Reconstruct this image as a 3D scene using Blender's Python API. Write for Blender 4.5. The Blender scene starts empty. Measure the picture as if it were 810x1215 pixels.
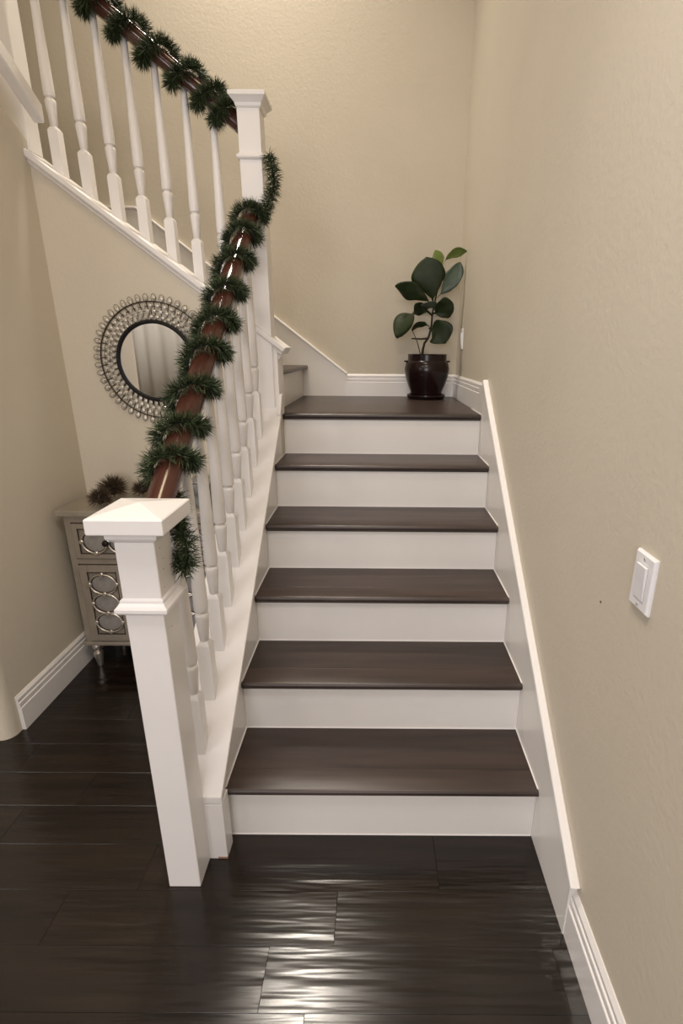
import bpy, math, random
from mathutils import Vector, Matrix
import numpy as np
random.seed(7)
C = bpy.context.scene.collection
sc = bpy.context.scene
PI = math.pi

# ------------------------------------------------------------------ camera
cam = bpy.data.cameras.new('camera')
cam_o = bpy.data.objects.new('camera', cam)
C.objects.link(cam_o)
yaw, pitch, roll = .0022, -.3094, .0079
F = Vector((math.sin(yaw)*math.cos(pitch), math.cos(yaw)*math.cos(pitch), math.sin(pitch)))
R0 = Vector((math.cos(yaw), -math.sin(yaw), 0))
U0 = R0.cross(F)
RR = math.cos(roll)*R0 + math.sin(roll)*U0
UU = -math.sin(roll)*R0 + math.cos(roll)*U0
M = Matrix((RR, UU, -F)).transposed().to_4x4()
M.translation = Vector((.4395, -1.1549, 1.4191))
cam_o.matrix_world = M
cam.sensor_fit = 'VERTICAL'
cam.sensor_height = 24.0
cam.sensor_width = 24.0
cam.lens = 597.39/1215*24
cam.shift_x = (405-447.87)/1215
cam.shift_y = 0
cam.clip_start = .02
sc.camera = cam_o
CAM = M.translation.copy()

# ------------------------------------------------------------------ colour management, world, lights
sc.view_settings.view_transform = 'Standard'
sc.view_settings.look = 'None'
sc.view_settings.exposure = 0.0
sc.view_settings.gamma = 1.0
sc.view_settings.use_curve_mapping = False
w = bpy.data.worlds.new('world'); sc.world = w
w.use_nodes = True
w.node_tree.nodes['Background'].inputs[0].default_value = (.9, .82, .72, 1)
w.node_tree.nodes['Background'].inputs[1].default_value = .3


def area(name, loc, target, sx, sy, power, col):
    l = bpy.data.lights.new(name, 'AREA')
    l.shape = 'RECTANGLE'; l.size = sx; l.size_y = sy
    l.energy = power; l.color = col
    o = bpy.data.objects.new(name, l); C.objects.link(o)
    o.location = loc
    o.rotation_euler = (Vector(target)-Vector(loc)).to_track_quat('-Z', 'Y').to_euler()
    return o


area('entry_light', (-.2, -4.6, 1.9), (.25, .6, .5), 1.6, 1.6, 66, (1.0, .965, 1.0))
area('hall_light', (-3.3, -2.6, 2.2), (.9, .4, .7), 1.5, 1.2, 42, (1.0, .965, .995))
area('entry_ceiling_light', (.3, -.75, 2.75), (.3, -.7, 0), .5, .5, 18, (1.0, .95, .93))
area('ceiling_light', (.0, -.5, 4.9), (.0, -.4, 0), .7, .7, 30, (1.0, .80, .54))
area('stairwell_light', (-.25, 1.85, 4.7), (-.2, 1.5, 0), .36, .36, 24, (1.0, .91, .79)).data.spread = math.radians(85)
area('curtain_fill_light', (-3.0, -4.8, 4.9), (-3.0, -4.8, 0), 1.0, 1.0, 70, (1.0, .93, .86))  # added fill with no known source, brightens the curtain the mirror reflects

# ------------------------------------------------------------------ materials


def mat(name, col, rough=.5, metal=0.0, spec=.5, var=0.0, vscale=8.0, bump=0.0, bscale=60.0, coat=0.0, stretch=None, trans=0.0):
    m = bpy.data.materials.new(name); m.use_nodes = True
    nt = m.node_tree; b = nt.nodes['Principled BSDF']
    b.inputs['Base Color'].default_value = (*col, 1)
    b.inputs['Roughness'].default_value = rough
    b.inputs['Metallic'].default_value = metal
    b.inputs['Specular IOR Level'].default_value = spec
    b.inputs['Coat Weight'].default_value = coat
    b.inputs['Transmission Weight'].default_value = trans
    tc = nt.nodes.new('ShaderNodeTexCoord')
    src = tc.outputs['Object']
    if stretch:
        mp = nt.nodes.new('ShaderNodeMapping'); mp.inputs['Scale'].default_value = stretch
        nt.links.new(src, mp.inputs[0]); src = mp.outputs[0]
    if var:
        n = nt.nodes.new('ShaderNodeTexNoise'); n.inputs['Scale'].default_value = vscale
        n.inputs['Detail'].default_value = 6
        nt.links.new(src, n.inputs['Vector'])
        r = nt.nodes.new('ShaderNodeValToRGB')
        r.color_ramp.elements[0].position = .3; r.color_ramp.elements[1].position = .7
        r.color_ramp.elements[0].color = (*[c*(1-var) for c in col], 1)
        r.color_ramp.elements[1].color = (*[min(1, c*(1+var)) for c in col], 1)
        nt.links.new(n.outputs['Fac'], r.inputs[0])
        nt.links.new(r.outputs[0], b.inputs['Base Color'])
    if bump:
        n2 = nt.nodes.new('ShaderNodeTexNoise'); n2.inputs['Scale'].default_value = bscale
        n2.inputs['Detail'].default_value = 3
        nt.links.new(src, n2.inputs['Vector'])
        bp = nt.nodes.new('ShaderNodeBump'); bp.inputs['Strength'].default_value = bump
        bp.inputs['Distance'].default_value = .004
        nt.links.new(n2.outputs['Fac'], bp.inputs['Height'])
        nt.links.new(bp.outputs[0], b.inputs['Normal'])
    return m


def wood(name, col, rough, grain=(2.0, 26.0, 26.0), scrape=.25, scr_scale=(3.0, 22.0, 22.0), var=.4, spec=.5):
    m = bpy.data.materials.new(name); m.use_nodes = True
    nt = m.node_tree; b = nt.nodes['Principled BSDF']
    b.inputs['Roughness'].default_value = rough
    b.inputs['Specular IOR Level'].default_value = spec
    tc = nt.nodes.new('ShaderNodeTexCoord')
    oi = nt.nodes.new('ShaderNodeObjectInfo')
    mp = nt.nodes.new('ShaderNodeMapping'); mp.inputs['Scale'].default_value = grain
    add = nt.nodes.new('ShaderNodeVectorMath'); add.operation = 'ADD'
    mul = nt.nodes.new('ShaderNodeVectorMath'); mul.operation = 'SCALE'; mul.inputs['Scale'].default_value = 9.0
    comb = nt.nodes.new('ShaderNodeCombineXYZ')
    for i in range(3): nt.links.new(oi.outputs['Random'], comb.inputs[i])
    nt.links.new(comb.outputs[0], mul.inputs[0])
    nt.links.new(tc.outputs['Object'], add.inputs[0]); nt.links.new(mul.outputs[0], add.inputs[1])
    nt.links.new(add.outputs[0], mp.inputs[0])
    n = nt.nodes.new('ShaderNodeTexNoise'); n.inputs['Scale'].default_value = 1.0; n.inputs['Detail'].default_value = 8
    n.inputs['Distortion'].default_value = .6
    nt.links.new(mp.outputs[0], n.inputs['Vector'])
    r = nt.nodes.new('ShaderNodeValToRGB')
    r.color_ramp.elements[0].position = .3; r.color_ramp.elements[1].position = .72
    r.color_ramp.elements[0].color = (*[c*(1-var) for c in col], 1)
    r.color_ramp.elements[1].color = (*[c*(1+var) for c in col], 1)
    nt.links.new(n.outputs['Fac'], r.inputs[0])
    # board to board tone
    hsv = nt.nodes.new('ShaderNodeHueSaturation')
    mr = nt.nodes.new('ShaderNodeMapRange'); mr.inputs['To Min'].default_value = .82; mr.inputs['To Max'].default_value = 1.2
    nt.links.new(oi.outputs['Random'], mr.inputs['Value']); nt.links.new(mr.outputs[0], hsv.inputs['Value'])
    nt.links.new(r.outputs[0], hsv.inputs['Color'])
    nt.links.new(hsv.outputs[0], b.inputs['Base Color'])
    if scrape:
        mp2 = nt.nodes.new('ShaderNodeMapping'); mp2.inputs['Scale'].default_value = scr_scale
        nt.links.new(add.outputs[0], mp2.inputs[0])
        n2 = nt.nodes.new('ShaderNodeTexNoise'); n2.inputs['Scale'].default_value = 1.0; n2.inputs['Detail'].default_value = 2
        nt.links.new(mp2.outputs[0], n2.inputs['Vector'])
        bp = nt.nodes.new('ShaderNodeBump'); bp.inputs['Strength'].default_value = scrape; bp.inputs['Distance'].default_value = .006
        nt.links.new(n2.outputs['Fac'], bp.inputs['Height']); nt.links.new(bp.outputs[0], b.inputs['Normal'])
    return m


M_wall = mat('wall_paint', (.60, .54, .437), .6, spec=.3, var=.02, vscale=3, bump=.24, bscale=75)
M_ceil = mat('ceiling_paint', (.75, .72, .66), .8)
M_white = mat('white_trim_paint', (.79, .76, .735), .28, spec=.5, var=.02, vscale=5)
M_riser = mat('riser_paint', (.76, .73, .69), .3, spec=.5, var=.02, vscale=4)
M_tread = wood('tread_wood', (.037, .023, .018), .36, scrape=.12)
M_floor = wood('floor_wood', (.010, .006, .004), .20, scrape=.4, scr_scale=(3.0, 34.0, 20.0), var=.5, spec=.5)
M_gap = mat('joint_dark', (.012, .009, .007), .7)
M_rail = wood('rail_wood', (.062, .021, .013), .16, grain=(24, 3, 3), scrape=0, var=.3)
M_needle = mat('pine_needles', (.020, .033, .012), .55, spec=.3, var=.6, vscale=60)
M_needle2 = mat('pine_needles_light', (.070, .096, .042), .5, spec=.3, var=.4, vscale=60)
M_wire = mat('garland_wire', (.01, .012, .008), .7)
M_cab = mat('champagne_paint', (.29, .25, .20), .4, metal=.25, var=.12, vscale=14, bump=.05, bscale=120)
M_cabtop = mat('champagne_top', (.34, .30, .24), .32, metal=.3, var=.15, vscale=9)
M_glaze = mat('brown_glaze', (.03, .018, .010), .6)
M_silver = mat('silver_leaf', (.62, .57, .50), .28, metal=.85, var=.15, vscale=30)
M_panel = mat('antique_mirror_panel', (.36, .34, .32), .35, metal=.5, var=.25, vscale=22)
M_knob = mat('bronze_knob', (.02, .014, .012), .3, metal=.6)
M_mirror = mat('mirror_glass', (.86, .86, .85), .01, metal=1)
M_black = mat('black_iron', (.006, .0055, .0055), .5, spec=.25)
M_cryst = mat('crystal', (.86, .84, .80), .06, metal=.75)
M_mount = mat('wire_bronze', (.05, .04, .032), .4, metal=.7)
M_pot = mat('maroon_glaze', (.0105, .0034, .0034), .22, spec=.35, coat=.0, var=.35, vscale=12)
M_soil = mat('soil', (.015, .010, .007), .9, var=.4, vscale=40, bump=.6, bscale=60)
M_bark = mat('bark', (.022, .015, .010), .8, var=.3, vscale=50)
M_leaf = mat('fig_leaf_dark', (.015, .026, .0065), .5, spec=.3, var=.3, vscale=20, bump=.15, bscale=50)
M_leafm = mat('fig_leaf_grey', (.060, .085, .062), .35, var=.3, vscale=20)
M_leafl = mat('fig_leaf_light', (.125, .175, .035), .4, var=.25, vscale=20)
M_spike = mat('dried_spikes', (.075, .05, .028), .7, var=.6, vscale=60)
M_plastic = mat('white_plastic', (.78, .77, .78), .25)
M_screw = mat('screw', (.5, .49, .48), .35, metal=.6)
M_curtain = mat('curtain_cloth', (.82, .80, .77), .8)
M_grey = mat('grey_mosaic', (.22, .215, .20), .35, metal=.3, var=.5, vscale=40)
M_chip = mat('bare_wood_chip', (.30, .17, .10), .8)

# ------------------------------------------------------------------ mesh helpers


class MB:
    def __init__(s): s.v = []; s.f = []

    def quadgrid(s, rows, closed_u=False):
        b = len(s.v); n = len(rows[0])
        for r in rows: s.v += [tuple(p) for p in r]
        for i in range(len(rows)-1):
            for j in range(n if closed_u else n-1):
                k = (j+1) % n
                s.f.append((b+i*n+j, b+i*n+k, b+(i+1)*n+k, b+(i+1)*n+j))
        return b

    def box(s, x0, x1, y0, y1, z0, z1):
        b = len(s.v)
        s.v += [(x0, y0, z0), (x1, y0, z0), (x1, y1, z0), (x0, y1, z0), (x0, y0, z1), (x1, y0, z1), (x1, y1, z1), (x0, y1, z1)]
        s.f += [tuple(b+i for i in q) for q in ((0, 3, 2, 1), (4, 5, 6, 7), (0, 1, 5, 4), (1, 2, 6, 5), (2, 3, 7, 6), (3, 0, 4, 7))]
        return s

    def prism(s, poly, a, b, axis):
        """poly: 2D points; axis 0 -> poly is (y,z) extruded in x; 1 -> (x,z) along y; 2 -> (x,y) along z"""
        def P(p, t):
            return (t, p[0], p[1]) if axis == 0 else ((p[0], t, p[1]) if axis == 1 else (p[0], p[1], t))
        n = len(poly); k = len(s.v)
        s.v += [P(p, a) for p in poly]+[P(p, b) for p in poly]
        s.f.append(tuple(k+i for i in range(n))[::-1]); s.f.append(tuple(k+n+i for i in range(n)))
        for i in range(n):
            j = (i+1) % n
            s.f.append((k+i, k+j, k+n+j, k+n+i))
        return s

    def sweep(s, prof, p0, p1, ax, ay):
        """profile (a,b) placed with axes ax, ay and swept from p0 to p1"""
        p0, p1, ax, ay = map(Vector, (p0, p1, ax, ay))
        n = len(prof); k = len(s.v)
        for p in (p0, p1): s.v += [tuple(p+ax*a+ay*b) for a, b in prof]
        s.f.append(tuple(k+i for i in range(n))[::-1]); s.f.append(tuple(k+n+i for i in range(n)))
        for i in range(n):
            j = (i+1) % n
            s.f.append((k+i, k+j, k+n+j, k+n+i))
        return s

    def lathe(s, prof, c=(0, 0, 0), n=20, axis='z', cap=True):
        k = len(s.v)
        for r, h in prof:
            for i in range(n):
                a = 2*PI*i/n
                p = (r*math.cos(a), r*math.sin(a), h)
                if axis == 'y': p = (p[0], h, p[1])
                if axis == 'x': p = (h, p[0], p[1])
                s.v.append((c[0]+p[0], c[1]+p[1], c[2]+p[2]))
        for q in range(len(prof)-1):
            for i in range(n):
                j = (i+1) % n
                s.f.append((k+q*n+i, k+q*n+j, k+(q+1)*n+j, k+(q+1)*n+i))
        if cap:
            s.f.append(tuple(k+i for i in range(n))[::-1])
            m = k+(len(prof)-1)*n
            s.f.append(tuple(m+i for i in range(n)))
        return s

    def tube(s, pts, r, n=8, closed=False):
        pts = [Vector(p) for p in pts]; m = len(pts); k = len(s.v)
        rs = r if isinstance(r, (list, tuple)) else [r]*m
        up = Vector((0, 0, 1)); prev = None
        for i, p in enumerate(pts):
            t = (pts[(i+1) % m]-pts[i-1]) if closed else (pts[min(i+1, m-1)]-pts[max(i-1, 0)])
            t.normalize()
            if prev is None:
                u = t.cross(up)
                if u.length < .1: u = t.cross(Vector((1, 0, 0)))
            else:
                u = prev - t*prev.dot(t)
            u.normalize(); prev = u; v = t.cross(u)
            for j in range(n):
                a = 2*PI*j/n
                s.v.append(tuple(p+(u*math.cos(a)+v*math.sin(a))*rs[i]))
        for i in range(m if closed else m-1):
            for j in range(n):
                a, b = i, (i+1) % m; jj = (j+1) % n
                s.f.append((k+a*n+j, k+a*n+jj, k+b*n+jj, k+b*n+j))
        if not closed:
            s.f.append(tuple(k+j for j in range(n))[::-1]); s.f.append(tuple(k+(m-1)*n+j for j in range(n)))
        return s

    def ball(s, c, rx, ry, rz, n=10, m=7):
        prof = [(math.sin(PI*(i+.02)/(m+.04)), -math.cos(PI*(i+.02)/(m+.04))) for i in range(m+1)]
        k = len(s.v); s.lathe(prof, n=n)
        for i in range(k, len(s.v)):
            x, y, z = s.v[i]; s.v[i] = (c[0]+x*rx, c[1]+y*ry, c[2]+z*rz)
        return s

    def build(s, name, m, parent=None, smooth=False, bevel=0.0, origin=None, seg=2, fix=True):
        me = bpy.data.meshes.new(name)
        me.from_pydata(s.v, [], s.f)
        if fix:
            import bmesh
            bm = bmesh.new(); bm.from_mesh(me); bmesh.ops.recalc_face_normals(bm, faces=bm.faces); bm.to_mesh(me); bm.free()
        me.materials.append(m)
        o = bpy.data.objects.new(name, me); C.objects.link(o)
        if origin is None and parent is None and s.v:
            a = np.array(s.v); origin = ((a[:, 0].min()+a[:, 0].max())/2, (a[:, 1].min()+a[:, 1].max())/2, a[:, 2].min())
        if origin is None: origin = (0, 0, 0)
        if parent is not None:
            o.parent = parent
        if smooth:
            for p in me.polygons: p.use_smooth = True
            if smooth != 'all':
                try: me.set_sharp_from_angle(angle=math.radians(35))
                except Exception: pass
        if bevel:
            b = o.modifiers.new('bevel', 'BEVEL'); b.width = bevel; b.segments = seg; b.limit_method = 'ANGLE'; b.angle_limit = math.radians(40)
            b.harden_normals = False
        # keep vertices world-true: shift so that origin is meaningful
        wo = Vector(origin)
        if parent is not None:
            wo_local = wo
            me.transform(Matrix.Translation(-wo)); o.location = wo_local - parent['_o'] if '_o' in parent.keys() and False else wo_local
        else:
            me.transform(Matrix.Translation(-wo)); o.location = wo
        return o


ROOT = {}


def thing(name, label, cat, loc=(0, 0, 0), group=None):
    o = bpy.data.objects.new(name, None); C.objects.link(o)
    o.empty_display_size = .05
    o.location = loc
    o['label'] = label; o['category'] = cat
    if group: o['group'] = group
    return o


def part(mb, name, m, root, **k):
    """part in world coordinates parented under root whose (accumulated) location is subtracted"""
    o = mb.build(name, m, None, origin=k.pop('origin', None), **k)
    o.parent = root
    base = Vector((0, 0, 0)); r = root
    while r is not None:
        base = base + Vector(r.location); r = r.parent
    o.location = Vector(o.location) - base
    return o


def tag(o, label, cat, group=None):
    o['label'] = label; o['category'] = cat
    if group: o['group'] = group
    return o


def struct(mb, name, m, parent=None, **k):
    if parent is None:
        o = mb.build(name, m, None, **k); o['kind'] = 'structure'
    else:
        o = part(mb, name, m, parent, **k)
    return o


def copy_tree(o, delta=None, parent=None):
    c = o.copy(); C.objects.link(c)
    if parent is not None: c.parent = parent
    if delta is not None: c.location = Vector(c.location)+Vector(delta)
    for ch in list(o.children): copy_tree(ch, None, c)
    return c


def dup_obj(o, loc, parent):
    c = o.copy(); C.objects.link(c); c.parent = parent; c.location = loc
    return c


# ------------------------------------------------------------------ key dimensions
R, G, W, YB = .19, .2412, .9225, 2.205
XR = .94            # right wall plane
XL = -.937          # left wall plane
YM = 1.153          # mirror wall plane
NOSE_T = .022
ZC = lambda y: .232+.7877*(y+.055)          # top of lower stringer cap
ZU = lambda x: 1.432+.745*(.04-x)           # top of upper stringer cap
ZR = lambda y: 1.02+.7877*(y+.055)          # lower rail axis
ZRU = lambda x: 2.407+.745*(-.3-x)          # upper rail axis

# ------------------------------------------------------------------ room shell
fl = struct(MB().box(-5.1, 1.1, -6.6, 2.4, -.10, -.008), 'floor', M_gap)
PW = .1345
random.seed(3)
joints = {0: [.62], -1: [.34], -2: [.886, .18], -3: [.286]}
plank_me = {}
row = 0
ytop = -.017
y_rows = []
yy = -.017
while yy < 1.16: y_rows.append((yy, yy+PW)); yy += PW
yy = -.017
rows2 = []
while yy > -3.5:
    rows2.append((yy-PW, yy)); yy -= PW


def plank(x0, x1, y0, y1):
    g = .0003
    mb = MB()
    c = .0004
    a0, a1, b0, b1 = x0+g, x1-g, y0+g, y1-g
    k = len(mb.v)
    mb.v += [(a0, b0, -.008), (a1, b0, -.008), (a1, b1, -.008), (a0, b1, -.008),
             (a0, b0, -c), (a1, b0, -c), (a1, b1, -c), (a0, b1, -c),
             (a0+c, b0+c, 0), (a1-c, b0+c, 0), (a1-c, b1-c, 0), (a0+c, b1-c, 0)]
    for lo, hi in ((0, 4), (4, 8)):
        for i in range(4):
            j = (i+1) % 4
            mb.f.append((lo+i, lo+j, hi+j, hi+i))
    mb.f.append((8, 9, 10, 11))
    part(mb, 'plank', M_floor, fl, fix=False)


for i, (a, b) in enumerate(rows2):
    if b < -1.6: break
    js = joints.get(-i, None)
    if js is None: js = [random.uniform(-.1, .9)]
    xs = sorted(js)
    lim = 1.0
    cuts = [XR+.005]+sorted([x for x in xs], reverse=True)
    x = cuts[-1]
    while x > -3.5:
        x -= random.uniform(.7, 1.25); cuts.append(max(x, -3.55))
    for q in range(len(cuts)-1):
        if cuts[q]-cuts[q+1] > .02:
            if i == 0 and cuts[q+1] >= -.13: plank(cuts[q+1], cuts[q], a, .035)
            elif i == 0 and cuts[q] > -.13:
                plank(-.13, cuts[q], a, .035); plank(cuts[q+1], -.13, a, b)
            else: plank(cuts[q+1], cuts[q], a, b)
for a, b in y_rows:
    x = -.13
    x1 = x
    lim = -3.5 if a < .40 else XL-.1
    cuts = [x1]
    x = x1-random.uniform(.25, .8); cuts.append(max(x, lim))
    while cuts[-1] > lim+.05:
        cuts.append(max(cuts[-1]-random.uniform(.5, 1.0), lim))
    for q in range(len(cuts)-1):
        if cuts[q]-cuts[q+1] > .02: plank(cuts[q+1], cuts[q], a, b)


struct(MB().box(-5.1, 1.1, -6.6, 2.4, 5.2, 5.3), 'ceiling', M_ceil)
struct(MB().box(XR, XR+.12, -6.5, YB+.14, -.02, 5.2), 'wall_right', M_wall)
struct(MB().box(-5.0, XR, YB, YB+.12, -.02, 5.2), 'wall_back', M_wall)
struct(MB().box(-5.0, XR, -6.5, -6.38, -.02, 5.2), 'wall_front', M_wall)
struct(MB().box(-5.0, -4.88, -6.38, YB, -.02, 5.2), 'wall_far_left', M_wall)
# left wall with a bullnosed corner and a raking top under the next flight
mb = MB()
r = .045
poly = [(-1.13, YM+.08), (-1.13, .40+r), (-1.13, .40)]
poly = [(XL, YM+.02)]
for i in range(9):
    a = i/8*PI/2
    poly.append((XL-r+r*math.cos(a), .40+r-r*math.sin(a)))
poly += [(-1.09, .40), (-1.09, YM+.02)]
k = len(mb.v); n = len(poly)
ztop = lambda y: 2.238+.60*(1.13-y)
mb.v += [(x, y, -.008) for x, y in poly]+[(x, y, ztop(y)-.03) for x, y in poly]
mb.f.append(tuple(range(n))); mb.f.append(tuple(range(n, 2*n)))
for i in range(n):
    mb.f.append((i, (i+1) % n, n+(i+1) % n, n+i))
struct(mb, 'wall_left', M_wall, smooth=True)
struct(MB().box(-4.88, -1.088, .40, .52, -.02, 3.2), 'wall_hall', M_wall)
# raking white rail beside the top of the left wall
mb = MB()
y0, y1 = 1.13, -.35
prof = [(-.880, .004), (-.876, 0), (-.842, 0), (-.838, .004), (-.838, .058), (-.844, .064), (-.874, .064), (-.880, .058)]
k = len(mb.v); n = len(prof)
for y in (y0, y1):
    mb.v += [(x, y, ztop(y)+z) for x, z in prof]
mb.f += [tuple(range(n)), tuple(range(n, 2*n))]+[(i, (i+1) % n, n+(i+1) % n, n+i) for i in range(n)]
struct(mb, 'trim_1', M_white, bevel=.003)

# wall below the upper flight (mirror wall)
poly = [(-1.09, -.008), (0.0, -.008), (0.0, ZU(0)-.04), (-1.09, ZU(-1.09)-.04)]
struct(MB().prism(poly, YM, YM+.115, 1), 'wall_mirror_side', M_wall)
# its white upper fascia end by the landing (the painted stub right of the newel)
struct(MB().prism([(-.14, 1.165), (.0015, 1.165), (.0015, ZU(0)-.04), (-.14, ZU(-.14)-.04)], YM-.006, YM+.117, 1), 'trim_2', M_white, bevel=.002)
# moulded cap on the upper flight
dx = Vector((-1, 0, .745)).normalized(); nx = Vector((.745, 0, 1)).normalized()
mb = MB()
prof = [(-.025, 0), (-.025, -.016), (-.020, -.022), (-.012, -.024), (-.008, -.034), (.004, -.042), (.006, -.06), (.022, -.062), (.022, -.03), (.135, -.03), (.135, 0), (.115, .004), (-.015, .004)]
mb.sweep([(a, b) for a, b in prof], Vector((.042, YM, ZU(.042)))-nx*.004, Vector((-.985, YM, ZU(-.985)))-nx*.004, (0, 1, 0), tuple(nx))
struct(mb, 'trim_3', M_white, bevel=.0015)

# stringer wall of the lower flight and its cap
struct(MB().prism([(-.055, -.008), (YM, -.008), (YM, ZC(YM)-.02), (-.055, ZC(-.055)-.02)], -.155, 0.0, 0), 'wall_stringer', M_white, bevel=.002)
mb = MB()
poly = [(-.059, ZC(-.059)-.026), (YM+.002, ZC(YM)-.026), (YM+.002, ZC(YM)), (-.059, ZC(-.059))]
mb.prism(poly, -.167, .012, 0)
struct(mb, 'trim_4', M_white, bevel=.004)
struct(MB().box(-.1665, .0115, -.0588, -.004, -.004, ZC(-.059)-.0265), 'trim_12', M_white, bevel=.002)
# inner raised edge of the cap at its top end
struct(MB().prism([(1.10, ZC(1.10)), (1.19, ZC(1.10)+.0), (1.19, 1.232), (1.155, 1.232), (1.10, ZC(1.10)+.012)], -.004, .012, 0), 'trim_5', M_white, bevel=.002)
# chipped lower corner of the stringer end
struct(MB().prism([(-.0595, -.004), (-.045, -.004), (-.045, .010), (-.0595, .006)], -.016, .0118, 0), 'trim_6', M_chip)

# skirt board up the right wall and its cap
sl = .7585
ZS = lambda y: .172+sl*(y+.275)
yl = 1.195
poly = [(-.255, -.004), (YB, -.004), (YB, 1.15), (YB, ZS(yl)), (yl, ZS(yl)), (-.255, ZS(-.255))]
struct(MB().prism([(-.255, -.004), (1.3, -.004), (1.3, 1.262), (yl-.004, ZS(yl)-.004), (-.255, ZS(-.255))], W, XR+.002, 0), 'trim_7', M_riser)
mb = MB()
dyv = Vector((0, 1, sl)).normalized(); nyv = Vector((0, -sl, 1)).normalized()
mb.sweep([(0, 0), (.0, .008), (-.004, .012), (-.021, .012), (-.025, .008), (-.025, -.010), (-.021, -.014), (-.0175, -.014), (-.0175, 0)],
         Vector((XR, -.268, ZS(-.268))), Vector((XR, yl+.004, ZS(yl+.004))), (1, 0, 0), tuple(nyv))
struct(mb, 'trim_8', M_white, bevel=.0015)

BASE = [(0, 0), (.015, 0), (.015, .088), (.0135, .090), (.009, .0915), (.0125, .097), (.0125, .110), (.011, .112), (.0065, .1135), (.010, .119), (.010, .128), (.006, .1335), (.003, .138), (0, .138)]


def baseboard(name, p0, p1, out, z0, mtl=M_white, sc_=1.0):
    mb = MB()
    mb.sweep([(a, b*sc_) for a, b in BASE], (*p0, z0), (*p1, z0), (*out, 0), (0, 0, 1))
    return struct(mb, name, mtl)


baseboard('baseboard_left', (XL, .461), (XL, YM), (1, 0), 0, sc_=1.08)
baseboard('baseboard_mirror_side', (XL, YM), (-.155, YM), (0, -1), 0, sc_=1.08)
baseboard('baseboard_right', (XR, -6.38), (XR, -.255), (-1, 0), 0, sc_=1.13)
baseboard('baseboard_back', (.232, YB), (XR, YB), (0, -1), 1.14)
baseboard('baseboard_landing', (XR, YB), (XR, 1.205), (-1, 0), 1.14)
# plain end of the skirt at the landing
struct(MB().prism([(1.18, 1.10), (1.245, 1.10), (1.245, 1.262), (1.215, 1.276), (1.18, ZS(1.18))], W-.0005, XR+.002, 0), 'trim_9', M_riser)
# raking skirt on the back wall beside the upper flight
ZB = lambda x: 1.280+.757*(.235-x)
xb = -.985
mb = MB()
mb.prism([(.236, 1.13), (.236, ZB(.236)), (xb, ZB(xb)), (-1.35, ZB(xb)), (-1.35, 1.13)], YB-.013, YB+.002, 1)
struct(mb, 'trim_10', M_riser)
mb = MB()
nb = Vector((.757, 0, 1)).normalized()
prf = [(0, -.004), (-.018, -.004), (-.020, 0), (-.020, .007), (-.016, .010), (0, .010)]
mb.sweep(prf, (.238, YB, ZB(.238)), (xb, YB, ZB(xb)), (0, 1, 0), tuple(nb))
mb.sweep(prf, (xb, YB, ZB(xb)), (-1.35, YB, ZB(xb)), (0, 1, 0), (0, 0, 1))
struct(mb, 'trim_11', M_white)

# ------------------------------------------------------------------ staircases


def bullnose(y0, y1, zt, t=NOSE_T, n=6):
    pts = []
    r = t/2
    for i in range(n+1):
        a = PI/2+PI*i/n
        pts.append((y0+r*.9+r*.9*math.cos(a), zt-r+r*math.sin(a)))
    pts += [(y1, zt-t), (y1, zt)]
    return pts


st = thing('staircase', 'straight flight of six dark wood treads with white risers rising to the landing', 'staircase', (W/2, 0, 0))
for k in range(1, 7):
    y0 = G*(k-1); z = R*k
    rb = part(MB().box(.0005, W-.0005, y0+.02, y0+.038, z-R+(0.0 if k > 1 else -.004), z-NOSE_T+.002), 'riser', M_riser, st)
    yend = G*k+.021 if k < 6 else YB-.012
    if k < 6:
        tr = part(MB().box(.0008, W-.0008, y0+.0855, yend, z-NOSE_T, z), 'tread', M_tread, st, bevel=.0008)
        part(MB().prism(bullnose(y0, y0+.085, z), .0004, W-.0004, 0), 'nosing', M_tread, tr, smooth=True, bevel=.0006)
        # small quarter moulding under the nose
        part(MB().box(.001, W-.001, y0+.012, y0+.021, z-NOSE_T-.006, z-NOSE_T), 'cove_strip', M_tread, tr)
    else:
        tr = part(MB().box(-.0405, W-.0008, y0+.0855, yend, z-NOSE_T, z), 'landing', M_tread, st, bevel=.0008)
        part(MB().prism(bullnose(y0, y0+.085, z), .0004, W-.0004, 0), 'nosing', M_tread, tr, smooth=True, bevel=.0006)
        part(MB().box(.001, W-.001, y0+.012, y0+.021, z-NOSE_T-.006, z-NOSE_T), 'cove_strip', M_tread, tr)
    for xa, xb in ((.0, .0030), (W-.0030, W)):
        if k == 6 and xa == 0: continue
        part(MB().box(xa, xb, y0+.012, min(G*k+.020, yend), z-.004, z+.0022), 'caulk_bead', M_white, tr)
    part(MB().box(.001, W-.001, y0+.018, y0+.0215, z-R-.0005, z-R+.0025), 'caulk_line', M_white, rb)
su = thing('staircase', 'upper flight turning left from the landing, its dark tread showing beside the white post', 'staircase', (-.3, 1.7, 1.14))
yu0, yu1 = YM+.117, YB-.014
for k in range(1, 6):
    x0 = -.005-.25*(k-1); z = 1.14+R*k
    xend = -.04-.25*k-.001 if k < 5 else -1.35
    part(MB().box(x0-.053, x0-.035, yu0, yu1, z-R+.0005, z-NOSE_T+.002), 'riser', M_riser, su)
    mb = MB()
    pts = bullnose(0, 0, z)
    pp = [(x0-(p[0]-0), p[1]) for p in pts[:-2]]
    pp += [(xend, z-NOSE_T), (xend, z)]
    part(mb.prism(pp, yu0, yu1, 1), 'tread', M_tread, su, smooth=True)

# ------------------------------------------------------------------ newel posts, rails, balusters
HW = .0435


def post_shaft(mb, cx, cy, z0, z1, hw=HW): mb.box(cx-hw, cx+hw, cy-hw, cy+hw, z0, z1)


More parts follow.
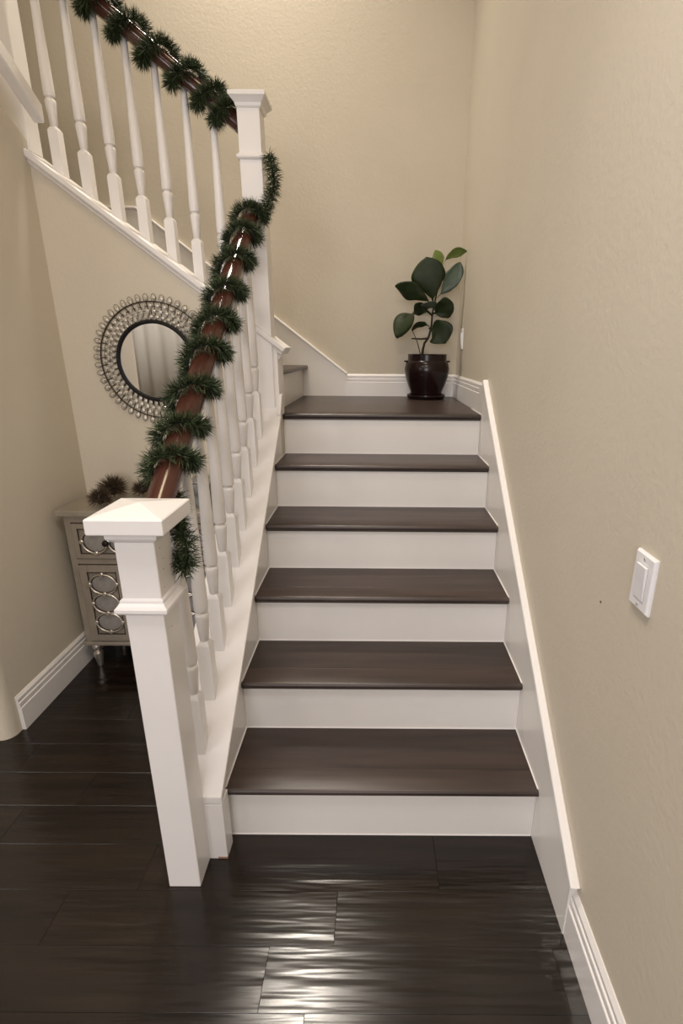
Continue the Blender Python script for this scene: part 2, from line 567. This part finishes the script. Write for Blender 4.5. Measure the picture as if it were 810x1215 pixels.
def square_lathe(mb, cx, cy, prof):
    rows = [[(cx-h, cy-h, z), (cx+h, cy-h, z), (cx+h, cy+h, z), (cx-h, cy+h, z)] for h, z in prof]
    b = mb.quadgrid(rows, True)
    n = len(rows)
    mb.f.append((b+3, b+2, b+1, b)); mb.f.append(tuple(b+(n-1)*4+i for i in range(4)))


bl = thing('balustrade', 'lower balustrade with white square newel and turned balusters climbing to the landing', 'balustrade', (-.0845, -.098, 0))
nx_, ny_ = -.0835, -.098
mb = MB(); post_shaft(mb, nx_, ny_, 0, 1.045)
npst = part(mb, 'newel_post', M_white, bl, bevel=.0025)
mb = MB(); square_lathe(mb, nx_, ny_, [(HW+.001, 1.022), (HW+.010, 1.030), (HW+.012, 1.034), (HW+.012, 1.044), (HW+.018, 1.046), (HW+.018, 1.05)])
part(mb, 'neck_moulding', M_white, npst, bevel=.001)
mb = MB(); square_lathe(mb, nx_+.002, ny_, [(.079, 1.050), (.081, 1.052), (.081, 1.083), (.079, 1.086), (.002, 1.100)])
part(mb, 'cap', M_white, npst, bevel=.0015)
mb = MB(); square_lathe(mb, nx_, ny_, [(HW+.001, .848), (HW+.012, .853), (HW+.0155, .858), (HW+.0155, .866), (HW+.011, .871), (HW+.006, .878), (HW+.005, .884), (HW+.0005, .888)])
part(mb, 'collar', M_white, npst, bevel=.001)
for z, dy in ((1.000, -.02), (.972, -.01), (.948, -.014), (.905, -.02), (.80, -.012)):
    part(MB().lathe([(.0013, 0), (.0013, .0006)], (nx_+HW-.0002, ny_+dy, z), n=8, axis='x'), 'nail_hole', M_glaze, npst)

RAILP = [(-.020, -.030), (.020, -.030), (.022, -.024), (.030, -.014), (.032, 0), (.031, .012), (.026, .022), (.016, .029), (0, .032), (-.016, .029), (-.026, .022), (-.031, .012), (-.032, 0), (-.030, -.014), (-.022, -.024)]
da = Vector((0, 1, .7877)).normalized(); na = Vector((0, -.7877, 1)).normalized()
nx2, ny2 = -.062, 1.182
xr_ax = lambda y: -.0825+(y+.055)*(.0165/1.19)
mb = MB(); mb.sweep(RAILP, (xr_ax(-.057), -.057, ZR(-.057)), (xr_ax(1.137), 1.137, ZR(1.137)), (1, 0, 0), tuple(na))
part(mb, 'handrail', M_rail, bl, smooth=True, bevel=.0008)

# one turned baluster: square block, turned vase, bead, tapering shaft; base block bottom at z=0 (block height hb), total ht


def baluster_parts(root, cx, cy, zb, ztop_, zblock, slope_axis, first=None):
    """zblock: height of block top; block bottom follows the raking cap"""
    hw = .0195
    mb = MB()
    if slope_axis == 'y': zz = [ZC(cy-hw), ZC(cy-hw), ZC(cy+hw), ZC(cy+hw)]
    else: zz = [ZU(cx-hw), ZU(cx+hw), ZU(cx+hw), ZU(cx-hw)]
    zz = [z-.001 for z in zz]
    q = [(-hw, -hw), (hw, -hw), (hw, hw), (-hw, hw)]
    rows = [[(cx+a, cy+b, zz[i]) for i, (a, b) in enumerate(q)],
            [(cx+a, cy+b, zblock) for a, b in q]]
    c = .6
    rows.append([(cx+a*.97, cy+b*.97, zblock+.003) for a, b in q])
    rows.append([(cx+a*c, cy+b*c, zblock+.014) for a, b in q])
    b0 = mb.quadgrid(rows, True)
    mb.f.append((b0+3, b0+2, b0+1, b0)); mb.f.append((b0+12, b0+13, b0+14, b0+15))
    prof = [(.0125, .010), (.0125, .016), (.0135, .018), (.0165, .055), (.0195, .085), (.0205, .098), (.019, .104), (.0145, .108), (.0145, .111), (.0195, .115), (.0205, .121), (.0205, .14), (.0195, .20), (.0165, .34), (.013, .52)]
    H = ztop_-zblock
    prof = [(r_, h) for r_, h in prof if h < H-.01]+[(.0115, H)]
    mb.lathe(prof, (cx, cy, zblock), n=14)
    return part(mb, 'baluster', M_white, root, smooth=True)


for k in range(0, 10):
    y = .045+.1206*k
    if y > 1.12: break
    cx = -.073
    baluster_parts(bl, cx, y, 0, ZR(y)-.029, ZC(y)+.170, 'y')

bu = thing('balustrade', 'upper balustrade running up left above the round mirror, with two white posts', 'balustrade', (nx2, ny2, 1.14))
mb = MB(); post_shaft(mb, nx2, ny2, 1.155, 2.335)
n2 = part(mb, 'newel_post', M_white, bu, bevel=.0025)
mb = MB(); square_lathe(mb, nx2+.002, ny2, [(HW+.001, 2.298), (HW+.005, 2.303), (HW+.008, 2.313), (HW+.016, 2.322), (HW+.022, 2.328), (HW+.026, 2.331), (HW+.026, 2.345), (.004, 2.362)])
part(mb, 'cap', M_white, n2, bevel=.001)
mb = MB(); square_lathe(mb, nx2, ny2, [(HW+.001, 2.128), (HW+.007, 2.132), (HW+.010, 2.136), (HW+.010, 2.143), (HW+.005, 2.148), (HW+.0005, 2.152)])
part(mb, 'collar', M_white, n2, bevel=.0008)
nx3 = -.975
mb = MB(); post_shaft(mb, nx3, ny2+.02, ZU(nx3)-.03, 3.30)
n3 = part(mb, 'newel_post', M_white, bu, bevel=.0025)
mb = MB(); square_lathe(mb, nx3, ny2+.02, [(HW+.001, 3.268), (HW+.008, 3.283), (HW+.026, 3.301), (HW+.026, 3.315), (.004, 3.332)])
part(mb, 'cap', M_white, n3, bevel=.001)
yru = 1.195
nu = Vector((.745, 0, 1)).normalized()
mb = MB(); mb.sweep(RAILP, (nx2-HW-.0005, yru, ZRU(nx2-HW)), (nx3+HW, yru, ZRU(nx3+HW)), (0, 1, 0), tuple(nu))
part(mb, 'handrail', M_rail, bu, smooth=True, bevel=.0008)
for k in range(-1, 6):
    x = -.322-.105*k
    baluster_parts(bu, x, 1.208, 0, ZRU(x)-.029, ZU(x)+.145, 'x')

# ------------------------------------------------------------------ garlands


def garland(name, label, centre, wraps_extra, seed, dens, needles, nl=(.029, .048), ctr=None):
    """centre: list of points of the twisted core; needles radiate from it"""
    rnd = random.Random(seed)
    root = thing(name, label, 'garland', tuple(centre[0]), 'pine garlands wound on the handrails' if False else None)
    mb = MB(); mb.tube(centre, .0032, n=6)
    part(mb, 'core_wire', M_wire, root, smooth='all')
    for tone, (mtl, frac) in enumerate(((M_needle, .66), (M_needle2, .34))):
        V = []; Fc = []
        for i in range(len(centre)-1):
            a, b = Vector(centre[i]), Vector(centre[i+1])
            t = (b-a); L = t.length
            if L < 1e-6: continue
            t.normalize()
            n_ = dens*L*frac
            cnt = int(n_)+(1 if rnd.random() < n_-int(n_) else 0)
            u = t.orthogonal().normalized(); v = t.cross(u)
            for _ in range(cnt):
                p = a.lerp(b, rnd.random())
                an = rnd.uniform(0, 2*PI)
                d = (u*math.cos(an)+v*math.sin(an)+t*rnd.gauss(0, .45)).normalized()
                ln = rnd.uniform(*nl)
                tip = p+d*ln
                if ctr is not None:
                    A, dist = ctr(tip)
                    if dist < .035:
                        out = (p-ctr(p)[0])
                        if out.length < 1e-5: continue
                        out.normalize()
                        k = d.dot(out)
                        d = (d-out*2*k) if k < 0 else d
                        d = (d+out*.35).normalized()
                        tip = p+d*ln
                        if ctr(tip)[1] < .031: continue
                sd = d.cross(Vector((rnd.gauss(0, 1), rnd.gauss(0, 1), rnd.gauss(0, 1)))).normalized()
                bend = Vector((0, 0, -1))*ln*rnd.uniform(-.02, .12)+t*ln*rnd.gauss(0, .08)
                w_ = rnd.uniform(.0008, .0013)
                k = len(V)
                mid = p+d*ln*.55
                V += [tuple(p-sd*w_*.6), tuple(p+sd*w_*.6), tuple(mid+sd*w_), tuple(mid-sd*w_), tuple(tip+bend)]
                Fc += [(k, k+1, k+2, k+3), (k+3, k+2, k+4)]
        m_ = MB(); m_.v = V; m_.f = Fc
        o = part(m_, 'needles', mtl, root, fix=False)
        o['kind'] = 'stuff'
    return root


def interp(xs, ys, x):
    return float(np.interp(x, xs, ys))


# lower: turn i faces the camera at y = wy[i]
wy = [.03, .10, .185, .30, .43, .545, .675, .825, .965, 1.075]
pts = []
r_h = .043
pts = [Vector(p) for p in ((-.034, -.046, .965), (-.034, -.044, .94), (-.030, -.042, .915), (-.018, -.044, .918), (-.012, -.042, .94), (-.010, -.038, .965), (-.016, -.030, .985), (-.028, -.02, 1.0), (-.040, -.012, 1.0))]
for s in np.linspace(.42, 9.25, 400):
    if s < 0: y = wy[0]+s*.10
    elif s > 9: y = wy[9]+(s-9)*.10
    else: y = interp(range(10), wy, s)
    A = Vector((xr_ax(y), y, ZR(y)))
    c = CAM-A; c = c-da*c.dot(da); c.normalize()
    ex = da.cross(c)
    if ex.x < 0: ex = -ex
    th = 2*PI*s
    wob = 1+.06*math.sin(s*5.1)
    pts.append(A+(c*math.cos(th)+ex*math.sin(th))*r_h*wob)
# tail climbing the right side of the upper post
tail = [Vector((.012, 1.10, 1.985)), Vector((.026, 1.115, 2.02)), Vector((.028, 1.125, 2.06)), Vector((.022, 1.13, 2.10)), Vector((.010, 1.13, 2.145))]
last = pts[-1]
for i in range(1, 6): pts.append(last.lerp(tail[0], i/5))
for i in range(4):
    for q in range(1, 5): pts.append(tail[i].lerp(tail[i+1], q/4))


def ctr_low(p):
    A0 = Vector((xr_ax(0), 0, ZR(0)))
    t = (p-A0).dot(da); A = A0+da*t
    A.x = xr_ax(A.y)
    return A, (p-A).length


gl = garland('garland', 'dark green pine garland spiralling round the lower brown handrail', pts, None, 11, 4300, None, ctr=ctr_low)
du = Vector((-1, 0, .745)).normalized()
wx = [-.163, -.225, -.312, -.415, -.515, -.615, -.715, -.815]
pts = []
for s in np.linspace(-.35, 7.2, 330):
    if s < 0: x = wx[0]-s*.1
    elif s > 7: x = wx[7]-(s-7)*.1
    else: x = interp(range(8), wx, s)
    A = Vector((x, yru, ZRU(x)))
    c = CAM-A; c = c-du*c.dot(du); c.normalize()
    ex = du.cross(c)
    if ex.z > 0: ex = -ex
    th = 2*PI*s
    pts.append(A+(c*math.cos(th)+ex*math.sin(th))*.043*(1+.06*math.sin(s*4.3)))


def ctr_up(p):
    A0 = Vector((-.3, yru, ZRU(-.3)))
    t = (p-A0).dot(du); A = A0+du*t
    return A, (p-A).length


garland('garland', 'dark green pine garland wound on the upper handrail at the top left', pts, None, 12, 4600, None, nl=(.034, .054), ctr=ctr_up)

# ------------------------------------------------------------------ round mirror
mx, my, mz = -.525, YM, 1.369
mr = thing('wall_mirror', 'round wall mirror with black rim and rings of crystal drops', 'mirror', (mx, my, mz-.262))
part(MB().lathe([(.157, 0), (.157, .004)], (mx, my-.018, mz), n=64, axis='y'), 'mirror_glass', M_mirror, mr)
mb = MB()
ring = [(mx+.163*math.cos(2*PI*i/64), my-.020, mz+.163*math.sin(2*PI*i/64)) for i in range(64)]
mb.tube(ring, .0085, n=10, closed=True)
part(mb, 'rim', M_black, mr, smooth='all')
mb = MB()
for rr, tr_ in ((.243, .0028), (.206, .0013), (.186, .0013), (.225, .0013)):
    mb.tube([(mx+rr*math.cos(2*PI*i/72), my-.010, mz+rr*math.sin(2*PI*i/72)) for i in range(72)], tr_, n=6, closed=True)
NB = 48
ROWS = [(.183, .0080, 0), (.2050, .0084, .5), (.2270, .0084, 0), (.2580, .0090, .5)]
for ri, (rr, s_, ph) in enumerate(ROWS):
    for i in range(NB):
        a = 2*PI*(i+ph)/NB
        cx_, cz_ = mx+rr*math.cos(a), mz+rr*math.sin(a)
        # fine wire loop round each drop of the outer ring
        if ri < 3: continue
        lp = []
        for q in range(8):
            b_ = 2*PI*q/8
            lx, lz = 1.55*s_*1.2*math.cos(b_), s_*1.2*math.sin(b_)
            lp.append((cx_+lx*math.cos(a)-lz*math.sin(a), my-.011, cz_+lx*math.sin(a)+lz*math.cos(a)))
        mb.tube(lp, .0010, n=4, closed=True)
for i in range(NB):  # added dark spokes imitating the wire shadows between the drops
    a = 2*PI*(i+.25)/NB
    mb.tube([(mx+.168*math.cos(a), my-.006, mz+.168*math.sin(a)), (mx+.243*math.cos(a+.045), my-.006, mz+.243*math.sin(a+.045))], .0017, n=4)
for a in (0, PI/2, PI, 3*PI/2):
    mb.tube([(mx+.16*math.cos(a), my-.008, mz+.16*math.sin(a)), (mx+.243*math.cos(a), my-.008, mz+.243*math.sin(a))], .0016, n=5)
part(mb, 'wire_frame_and_gap_shade', M_mount, mr, smooth='all')
mb = MB()
prof = [(.05, -1.45), (.55, -1.0), (1.0, -.1), (.95, .35), (.6, .8), (.05, .98)]
n = 6; k = 0
rowsb = []
for r_, h in prof:
    rowsb.append([(h*1.0, r_*math.cos(2*PI*i/n)*.62, r_*math.sin(2*PI*i/n)) for i in range(n)])
mb.quadgrid(rowsb, True)
mb.f.append(tuple(range(n))); mb.f.append(tuple(range((len(prof)-1)*n, len(prof)*n)))
bead0 = None
mbase = Vector(mr.location)
for rr, s_, ph in ROWS:
    for i in range(NB):
        a = 2*PI*(i+ph)/NB
        loc = Vector((mx+rr*math.cos(a), my-.0125, mz+rr*math.sin(a)))-mbase
        if bead0 is None:
            bead0 = mb.build('crystal_drop', M_cryst, None, origin=(0, 0, 0))
            bead0.parent = mr; o = bead0
        else:
            o = bead0.copy(); C.objects.link(o); o.parent = mr
        o.location = loc
        o.rotation_euler = (0, -a, 0)
        o.scale = (s_, s_, s_)

# ------------------------------------------------------------------ cabinet
cx0, cx1, cyf, cyb = -.885, -.225, .862, 1.137
cz0, cz1 = .125, .750
cab = thing('cabinet', 'champagne accent cabinet with ring fretwork doors standing below the round mirror', 'cabinet', ((cx0+cx1)/2, (cyf+cyb)/2, 0))
mb = MB(); mb.box(cx0, cx1, cyf, cyb, cz0+.016, cz1)
part(mb, 'carcass', M_cab, cab, bevel=.003)
mb = MB()
mb.prism([(cx0-.012, cz1), (cx1+.012, cz1), (cx1+.020, cz1+.008), (cx1+.020, cz1+.020), (cx1+.016, cz1+.024), (cx0-.016, cz1+.024), (cx0-.020, cz1+.020), (cx0-.020, cz1+.008)], cyf-.020, cyb, 1)
part(mb, 'top', M_cabtop, cab, bevel=.003)
mb = MB(); mb.box(cx0-.008, cx1+.008, cyf-.010, cyb, cz0, cz0+.018)
part(mb, 'base_moulding', M_cab, cab, bevel=.004)
leg0 = None
for lx in (cx0+.030, cx1-.030):
    for ly in (cyf+.026, cyb-.03):
        mb = MB().lathe([(.010, 0), (.012, .006), (.016, .03), (.021, .062), (.021, .072), (.012, .080), (.013, .084), (.020, .092), (.023, .104), (.020, .116), (.016, cz0)], (lx, ly, 0), n=16)
        part(mb, 'leg', M_silver, cab, smooth=True)


def frame_groove(mb, x0, x1, z0, z1, y, w_=.0035, d=.0016):
    mb.box(x0, x1, y-d, y, z1-w_, z1); mb.box(x0, x1, y-d, y, z0, z0+w_)
    mb.box(x0, x0+w_, y-d, y, z0, z1); mb.box(x1-w_, x1, y-d, y, z0, z1)


def ring_pts(cx, cz, rx, rz, y, n=28): return [(cx+rx*math.cos(2*PI*i/n), y, cz+rz*math.sin(2*PI*i/n)) for i in range(n)]


def panel_front(root, name, x0, x1, z0, z1, circles, rx, rz, knob=None, inset=.030):
    """a drawer or door front: slab, dark glaze outline, recessed fret panel with silver rings"""
    y = cyf
    mb = MB(); mb.box(x0+.004, x1-.004, y-.006, y+.004, z0+.004, z1-.004)
    # open frame around recessed panel
    fr = MB()
    a0, a1, b0, b1 = x0+inset, x1-inset, z0+inset, z1-inset
    fr.box(x0+.004, a0, y-.010, y-.002, z0+.004, z1-.004); fr.box(a1, x1-.004, y-.010, y-.002, z0+.004, z1-.004)
    fr.box(a0, a1, y-.010, y-.002, z0+.004, b0); fr.box(a0, a1, y-.010, y-.002, b1, z1-.004)
    fo = part(fr, name, M_cab, root, bevel=.0015)
    ol = MB(); frame_groove(ol, x0, x1, z0, z1, y, .0045, .003)
    frame_groove(ol, a0-.001, a1+.001, b0-.001, b1+.001, y-.0085, .004, .002)
    part(ol, 'glaze_line', M_glaze, fo)
    bk = MB().box(a0, a1, y-.004, y-.001, b0, b1)
    part(bk, 'inset_panel', M_cab, fo)
    for (cx, cz) in circles:
        d = MB().lathe([(1.0, 0), (1.0, .0025)], (0, y-.0062, 0), n=28, axis='y')
        d.v = [(cx+a*(rx-.007), b, cz+c*(rz-.007)) for a, b, c in d.v]
        part(d, 'mirror_disc', M_panel, fo)
        g = MB().tube(ring_pts(cx, cz, rx-.0045, rz-.0045, y-.0075), .0028, n=6, closed=True)
        part(g, 'glaze_ring', M_glaze, fo, smooth='all')
        rg = MB().tube(ring_pts(cx, cz, rx, rz, y-.0115), .0042, n=8, closed=True)
        part(rg, 'ring', M_silver, fo, smooth='all')
    done = set()
    for (cx, cz) in circles:
        for a in range(4):
            p = (round(cx+rx*math.cos(a*PI/2), 3), round(cz+rz*math.sin(a*PI/2), 3))
            if p in done: continue
            done.add(p)
            part(MB().lathe([(.010, 0), (.010, -.004), (.007, -.007)], (p[0], y-.011, p[1]), n=12, axis='y'), 'rosette', M_silver, fo, smooth=True)
    if knob:
        kb = MB().lathe([(.005, 0), (.005, -.010), (.012, -.014), (.0145, -.020), (.012, -.027), (.004, -.030)], (knob[0], y-.010, knob[1]), n=18, axis='y')
        part(kb, 'knob', M_knob, fo, smooth=True)
    return fo


dz0, dz1 = .553, .718
xm = (cx0+cx1)/2
dc = .6345
xa_, xb_ = (cx0+.030+xm-.003)/2, (xm+.003+cx1-.030)/2
for xc, x0_, x1_ in ((xa_, cx0+.030, xm-.003), (xb_, xm+.003, cx1-.030)):
    panel_front(cab, 'drawer', x0_, x1_, dz0, dz1, [(xc-.055, dc), (xc+.055, dc)], .055, .052, knob=(xc, dc), inset=.026)
zc_ = [.435, .341, .247]
for q in range(3):
    x0_ = cx0+.030+q*.2; x1_ = x0_+.197
    panel_front(cab, 'door', x0_, x1_, .150, .528, [((x0_+x1_)/2, z) for z in zc_], .058, .047, knob=None, inset=.036)

# things on the cabinet


def spiky(name, label, c, rad_, seed, n=260):
    rnd = random.Random(seed)
    root = thing(name, label, 'ornament', (c[0], c[1], .774), None)
    cc = Vector((c[0], c[1], .774+rad_*.62))
    core = MB().ball(tuple(cc), rad_*.40, rad_*.40, rad_*.40, 12, 8)
    part(core, 'core', M_glaze, root, smooth='all')
    m_ = MB()
    for i in range(n):
        z = rnd.uniform(-.55, 1); a = rnd.uniform(0, 2*PI); s_ = math.sqrt(max(0, 1-z*z))
        d = Vector((s_*math.cos(a), s_*math.sin(a), z))
        ln = rad_*rnd.uniform(.85, 1.08)
        tip = cc+d*ln
        if tip.z < .7755: tip.z = .7755
        u = d.orthogonal().normalized(); v = d.cross(u)
        b = len(m_.v); w_ = .0022
        p = cc+d*rad_*.3
        m_.v += [tuple(p+u*w_), tuple(p-u*w_*.5+v*w_*.87), tuple(p-u*w_*.5-v*w_*.87), tuple(tip)]
        m_.f += [(b, b+1, b+3), (b+1, b+2, b+3), (b+2, b, b+3)]
    o = part(m_, 'spikes', M_spike, root, fix=False); o['kind'] = 'stuff'
    return root


spiky('spiky_ornament', 'larger brown spiky ball ornament at the back left of the cabinet top', (-.752, 1.040), .074, 1, 460)
spiky('spiky_ornament', 'small brown spiky ball in front of the larger one near the cabinet corner', (-.742, .912), .058, 2, 420)
spiky('spiky_ornament', 'dark spiky ball alone at the right, beside the garland over the cabinet', (-.640, 1.080), .052, 3, 380)
# grey patterned box glimpsed between the balusters
gb = thing('patterned_box', 'grey patterned box with beaded corners glimpsed behind the balusters on the cabinet', 'box', (-.315, .96, .774))
part(MB().box(-.365, -.268, .905, 1.02, .774, .875), 'body', M_grey, gb, bevel=.003)
part(MB().box(-.369, -.264, .901, 1.024, .8755, .888), 'lid', M_grey, gb, bevel=.003)
bd = MB()
for xx in (-.359, -.274):
    for i in range(6): bd.ball((xx, .903, .784+.016*i), .006, .004, .0072, 8, 6)
part(bd, 'corner_beads', M_cryst, gb, smooth='all')

# ------------------------------------------------------------------ potted fig
px_, py_ = .740, 2.045
pf = thing('potted_fig', 'fiddle leaf fig in a dark maroon glazed pot on the landing corner', 'plant', (px_, py_, 1.14))
z0 = 1.14
mb = MB().lathe([(.02, .018), (.088, .018), (.096, .022), (.098, .045), (.112, .080), (.126, .12), (.134, .155), (.1355, .18), (.130, .207), (.121, .222), (.117, .226), (.117, .258), (.120, .262), (.116, .264), (.109, .262), (.108, .235), (.02, .235)], (px_, py_, z0), n=40)
pot = part(mb, 'pot', M_pot, pf, smooth=True)
for sx in (-1, 1):
    hb = MB().tube([(px_+sx*.116, py_-.012, z0+.222), (px_+sx*.131, py_-.010, z0+.221), (px_+sx*.136, py_, z0+.221), (px_+sx*.131, py_+.010, z0+.221), (px_+sx*.116, py_+.012, z0+.222)], .005, n=8)
    part(hb, 'handle', M_pot, pot, smooth='all')
mb = MB().lathe([(.02, 0), (.105, 0), (.114, .006), (.118, .016), (.117, .025), (.111, .027), (.106, .022), (.105, .018), (.02, .017)], (px_, py_, z0+.0005), n=40)
part(mb, 'saucer', M_pot, pf, smooth=True)
part(MB().lathe([(.107, .232), (.107, .243), (.06, .247), (.01, .249)], (px_, py_, z0), n=24), 'soil', M_soil, pf, smooth=True)
P = lambda x, z, y=0: (x, py_+y, z)
mb = MB()
mb.tube([P(.708, 1.375), P(.712, 1.43, -.004), P(.720, 1.466, -.006), P(.742, 1.496, -.004), P(.752, 1.53), P(.759, 1.572), P(.761, 1.63), P(.774, 1.70), P(.790, 1.79), P(.802, 1.885)], [.0075, .0075, .007, .0068, .0062, .006, .0055, .005, .004, .002], n=8)
part(mb, 'trunk', M_bark, pf, smooth='all')
mb = MB(); mb.tube([P(.742, 1.494), P(.70, 1.490, -.006), P(.641, 1.492, -.01)], [.006, .005, .004], n=7)
part(mb, 'branch', M_bark, pf, smooth='all')
mb = MB(); mb.tube([P(.705, 1.38), P(.674, 1.475, -.03), P(.643, 1.535, -.05)], [.003, .0028, .002], n=6)
part(mb, 'branch', M_bark, pf, smooth='all')


def leaf(pth, width, wdir, mtl=M_leaf, cup=.18, wav=.06, seed=0, widest=.62, petiole=.12):
    """leaf following a 3-point curve; wdir: approximate direction across the blade"""
    rnd = random.Random(seed)
    a, b, c = [Vector(p) for p in pth]
    N, Mx = 22, 8
    ph = rnd.uniform(0, 6)
    rows = []
    for i in range(N+1):
        t = i/N
        p = a*(1-t)**2+b*2*t*(1-t)+c*t*t
        tg = ((b-a)*(1-t)+(c-b)*t).normalized()
        wd = Vector(wdir); wd = (wd-tg*wd.dot(tg)).normalized()
        nn = tg.cross(wd)
        if t < petiole: w_ = .004
        else:
            q = (t-petiole)/(1-petiole)
            # obovate fiddle outline with a slight waist
            w_ = width*.5*(math.sin(PI*q**(.85 if widest < .6 else 1.25))**.75)*(.78+.30*q)*(1-.12*math.exp(-((q-.36)/.1)**2))
            w_ = max(w_, .003)
        row_ = []
        for j in range(Mx+1):
            s_ = -1+2*j/Mx
            edge = abs(s_)**2
            off = cup*w_*edge + wav*width*edge*math.sin(9*t+seed+2.2*s_)
            row_.append(tuple(p+wd*w_*s_*(1+.06*math.sin(12*t+ph+1.5*(s_ > 0)))+nn*off))
        rows.append(row_)
    m_ = MB(); m_.quadgrid(rows)
    o = part(m_, 'leaf', mtl, pf, smooth='all', fix=False)
    s = o.modifiers.new('thick', 'SOLIDIFY'); s.thickness = .0012
    return o


mid = lambda p0, p1, k=.5: tuple(Vector(p0).lerp(Vector(p1), k))
leaf([P(.766, 1.68), P(.735, 1.80, -.06), P(.708, 1.930, -.035)], .205, (1, -.10, .05), M_leaf, .10, .03, 1)              # big upright
leaf([P(.763, 1.68), P(.665, 1.745, -.045), P(.536, 1.778, -.02)], .115, (-.2, -.55, 1), M_leaf, .2, .08, 2)             # left pointing
leaf([P(.785, 1.72), P(.855, 1.79, -.02), P(.905, 1.905, -.035)], .120, (.75, -.5, -.35), M_leafm, .18, .05, 3)          # right dark
leaf([P(.800, 1.865), P(.798, 1.93, .01), P(.768, 1.976, .02)], .075, (1, .3, .2), M_leafl, .15, .04, 4)              # yellow-green behind
leaf([P(.802, 1.88), P(.842, 1.975, -.01), P(.940, 1.962, -.03)], .062, (.1, -.6, .8), M_leafl, .2, .06, 5, petiole=.2)              # light top right
leaf([P(.757, 1.625), P(.655, 1.725, -.03), P(.548, 1.495, -.05)], .195, (.75, -.2, .6), M_leaf, .12, .06, 6)           # drooping left
leaf([P(.760, 1.628), P(.81, 1.650, -.05), P(.872, 1.690, -.05)], .14, (-.35, -.55, 1), M_leaf, .2, .08, 7)                 # mid right
leaf([P(.760, 1.64), P(.79, 1.68, -.03), P(.685, 1.672, -.07)], .085, (.1, -.8, .45), M_leafm, .15, .05, 8)          # mid top pale
leaf([P(.748, 1.545), P(.790, 1.575, -.05), P(.842, 1.465, -.06)], .17, (.8, -.35, .6), M_leaf, .15, .08, 9)         # lower right drooping
leaf([P(.745, 1.560), P(.700, 1.592, -.02), P(.640, 1.535, -.03)], .06, (.4, -.6, .8), M_leaf, .2, .06, 10)              # lower left small

# ------------------------------------------------------------------ switches
ls = thing('light_switch', 'white rocker light switch on the right wall near the camera', 'switch', (XR, -.303, .96), None)
mb = MB()
rows = []
yc, zc2 = -.303, 1.014
for h, o_ in ((1, 0), (1, .004), (.90, .0085)):
    hy, hz = .034-(1-h)*.034, .0555-(1-h)*.034
    rows.append([(XR-o_, yc-hy, zc2-hz), (XR-o_, yc+hy, zc2-hz), (XR-o_, yc+hy, zc2+hz), (XR-o_, yc-hy, zc2+hz)])
b = mb.quadgrid(rows, True); mb.f.append((b+8, b+9, b+10, b+11)); mb.f.append((b, b+1, b+2, b+3))
pl = part(mb, 'plate', M_plastic, ls, bevel=.0008)
mb = MB(); mb.prism([(XR-.006, zc2-.034), (XR-.010, zc2-.034), (XR-.0145, zc2+.034), (XR-.006, zc2+.034)], yc-.0165, yc+.0165, 1)
rk = part(mb, 'rocker', M_plastic, ls, bevel=.0008)
mb = MB().box(XR-.009, XR-.0086, yc-.0175, yc+.0175, zc2-.0352, zc2+.0352)
part(mb, 'rocker_gap', M_screw, ls)
for dz in (-.045, .045):
    part(MB().lathe([(.003, 0), (.003, -.0012), (.0015, -.0016)], (XR-.0083, yc, zc2+dz), n=10, axis='x'), 'screw', M_screw, ls)
l2 = thing('light_switch', 'white switch plate seen edge-on beside the plant in the corner', 'switch', (XR, 2.0, 1.435), None)
yc, zc2 = 2.0, 1.490
mb = MB()
rows = []
for h, o_ in ((1, 0), (1, .004), (.90, .0075)):
    hy, hz = .036-(1-h)*.036, .058-(1-h)*.036
    rows.append([(XR-o_, yc-hy, zc2-hz), (XR-o_, yc+hy, zc2-hz), (XR-o_, yc+hy, zc2+hz), (XR-o_, yc-hy, zc2+hz)])
b = mb.quadgrid(rows, True); mb.f.append((b+8, b+9, b+10, b+11)); mb.f.append((b, b+1, b+2, b+3))
part(mb, 'plate', M_plastic, l2, bevel=.0008)
mb = MB(); mb.prism([(XR-.006, zc2-.034), (XR-.010, zc2-.034), (XR-.013, zc2+.034), (XR-.006, zc2+.034)], yc-.0165, yc+.0165, 1)
part(mb, 'rocker', M_plastic, l2, bevel=.0008)

# pale curtain on the front wall, seen in the mirror
mb = MB()
rows = []
for z in (.03, 1.2, 2.5):
    rows.append([(-4.6+i*.024, -6.30+.045*math.sin(i*.55+.5*math.sin(i*.21)), z) for i in range(90)])
mb.quadgrid(rows)
cu = mb.build('curtain', M_curtain, None, smooth='all', fix=False)
s = cu.modifiers.new('thick', 'SOLIDIFY'); s.thickness = .003
tag(cu, 'pale pleated curtain reflected as soft stripes in the round mirror', 'curtain')

part(MB().ball((XR-.0005, -.148, .891), .0012, .0035, .0026, 8, 6), 'wall_nick', M_glaze, bpy.data.objects['wall_right'], smooth='all')
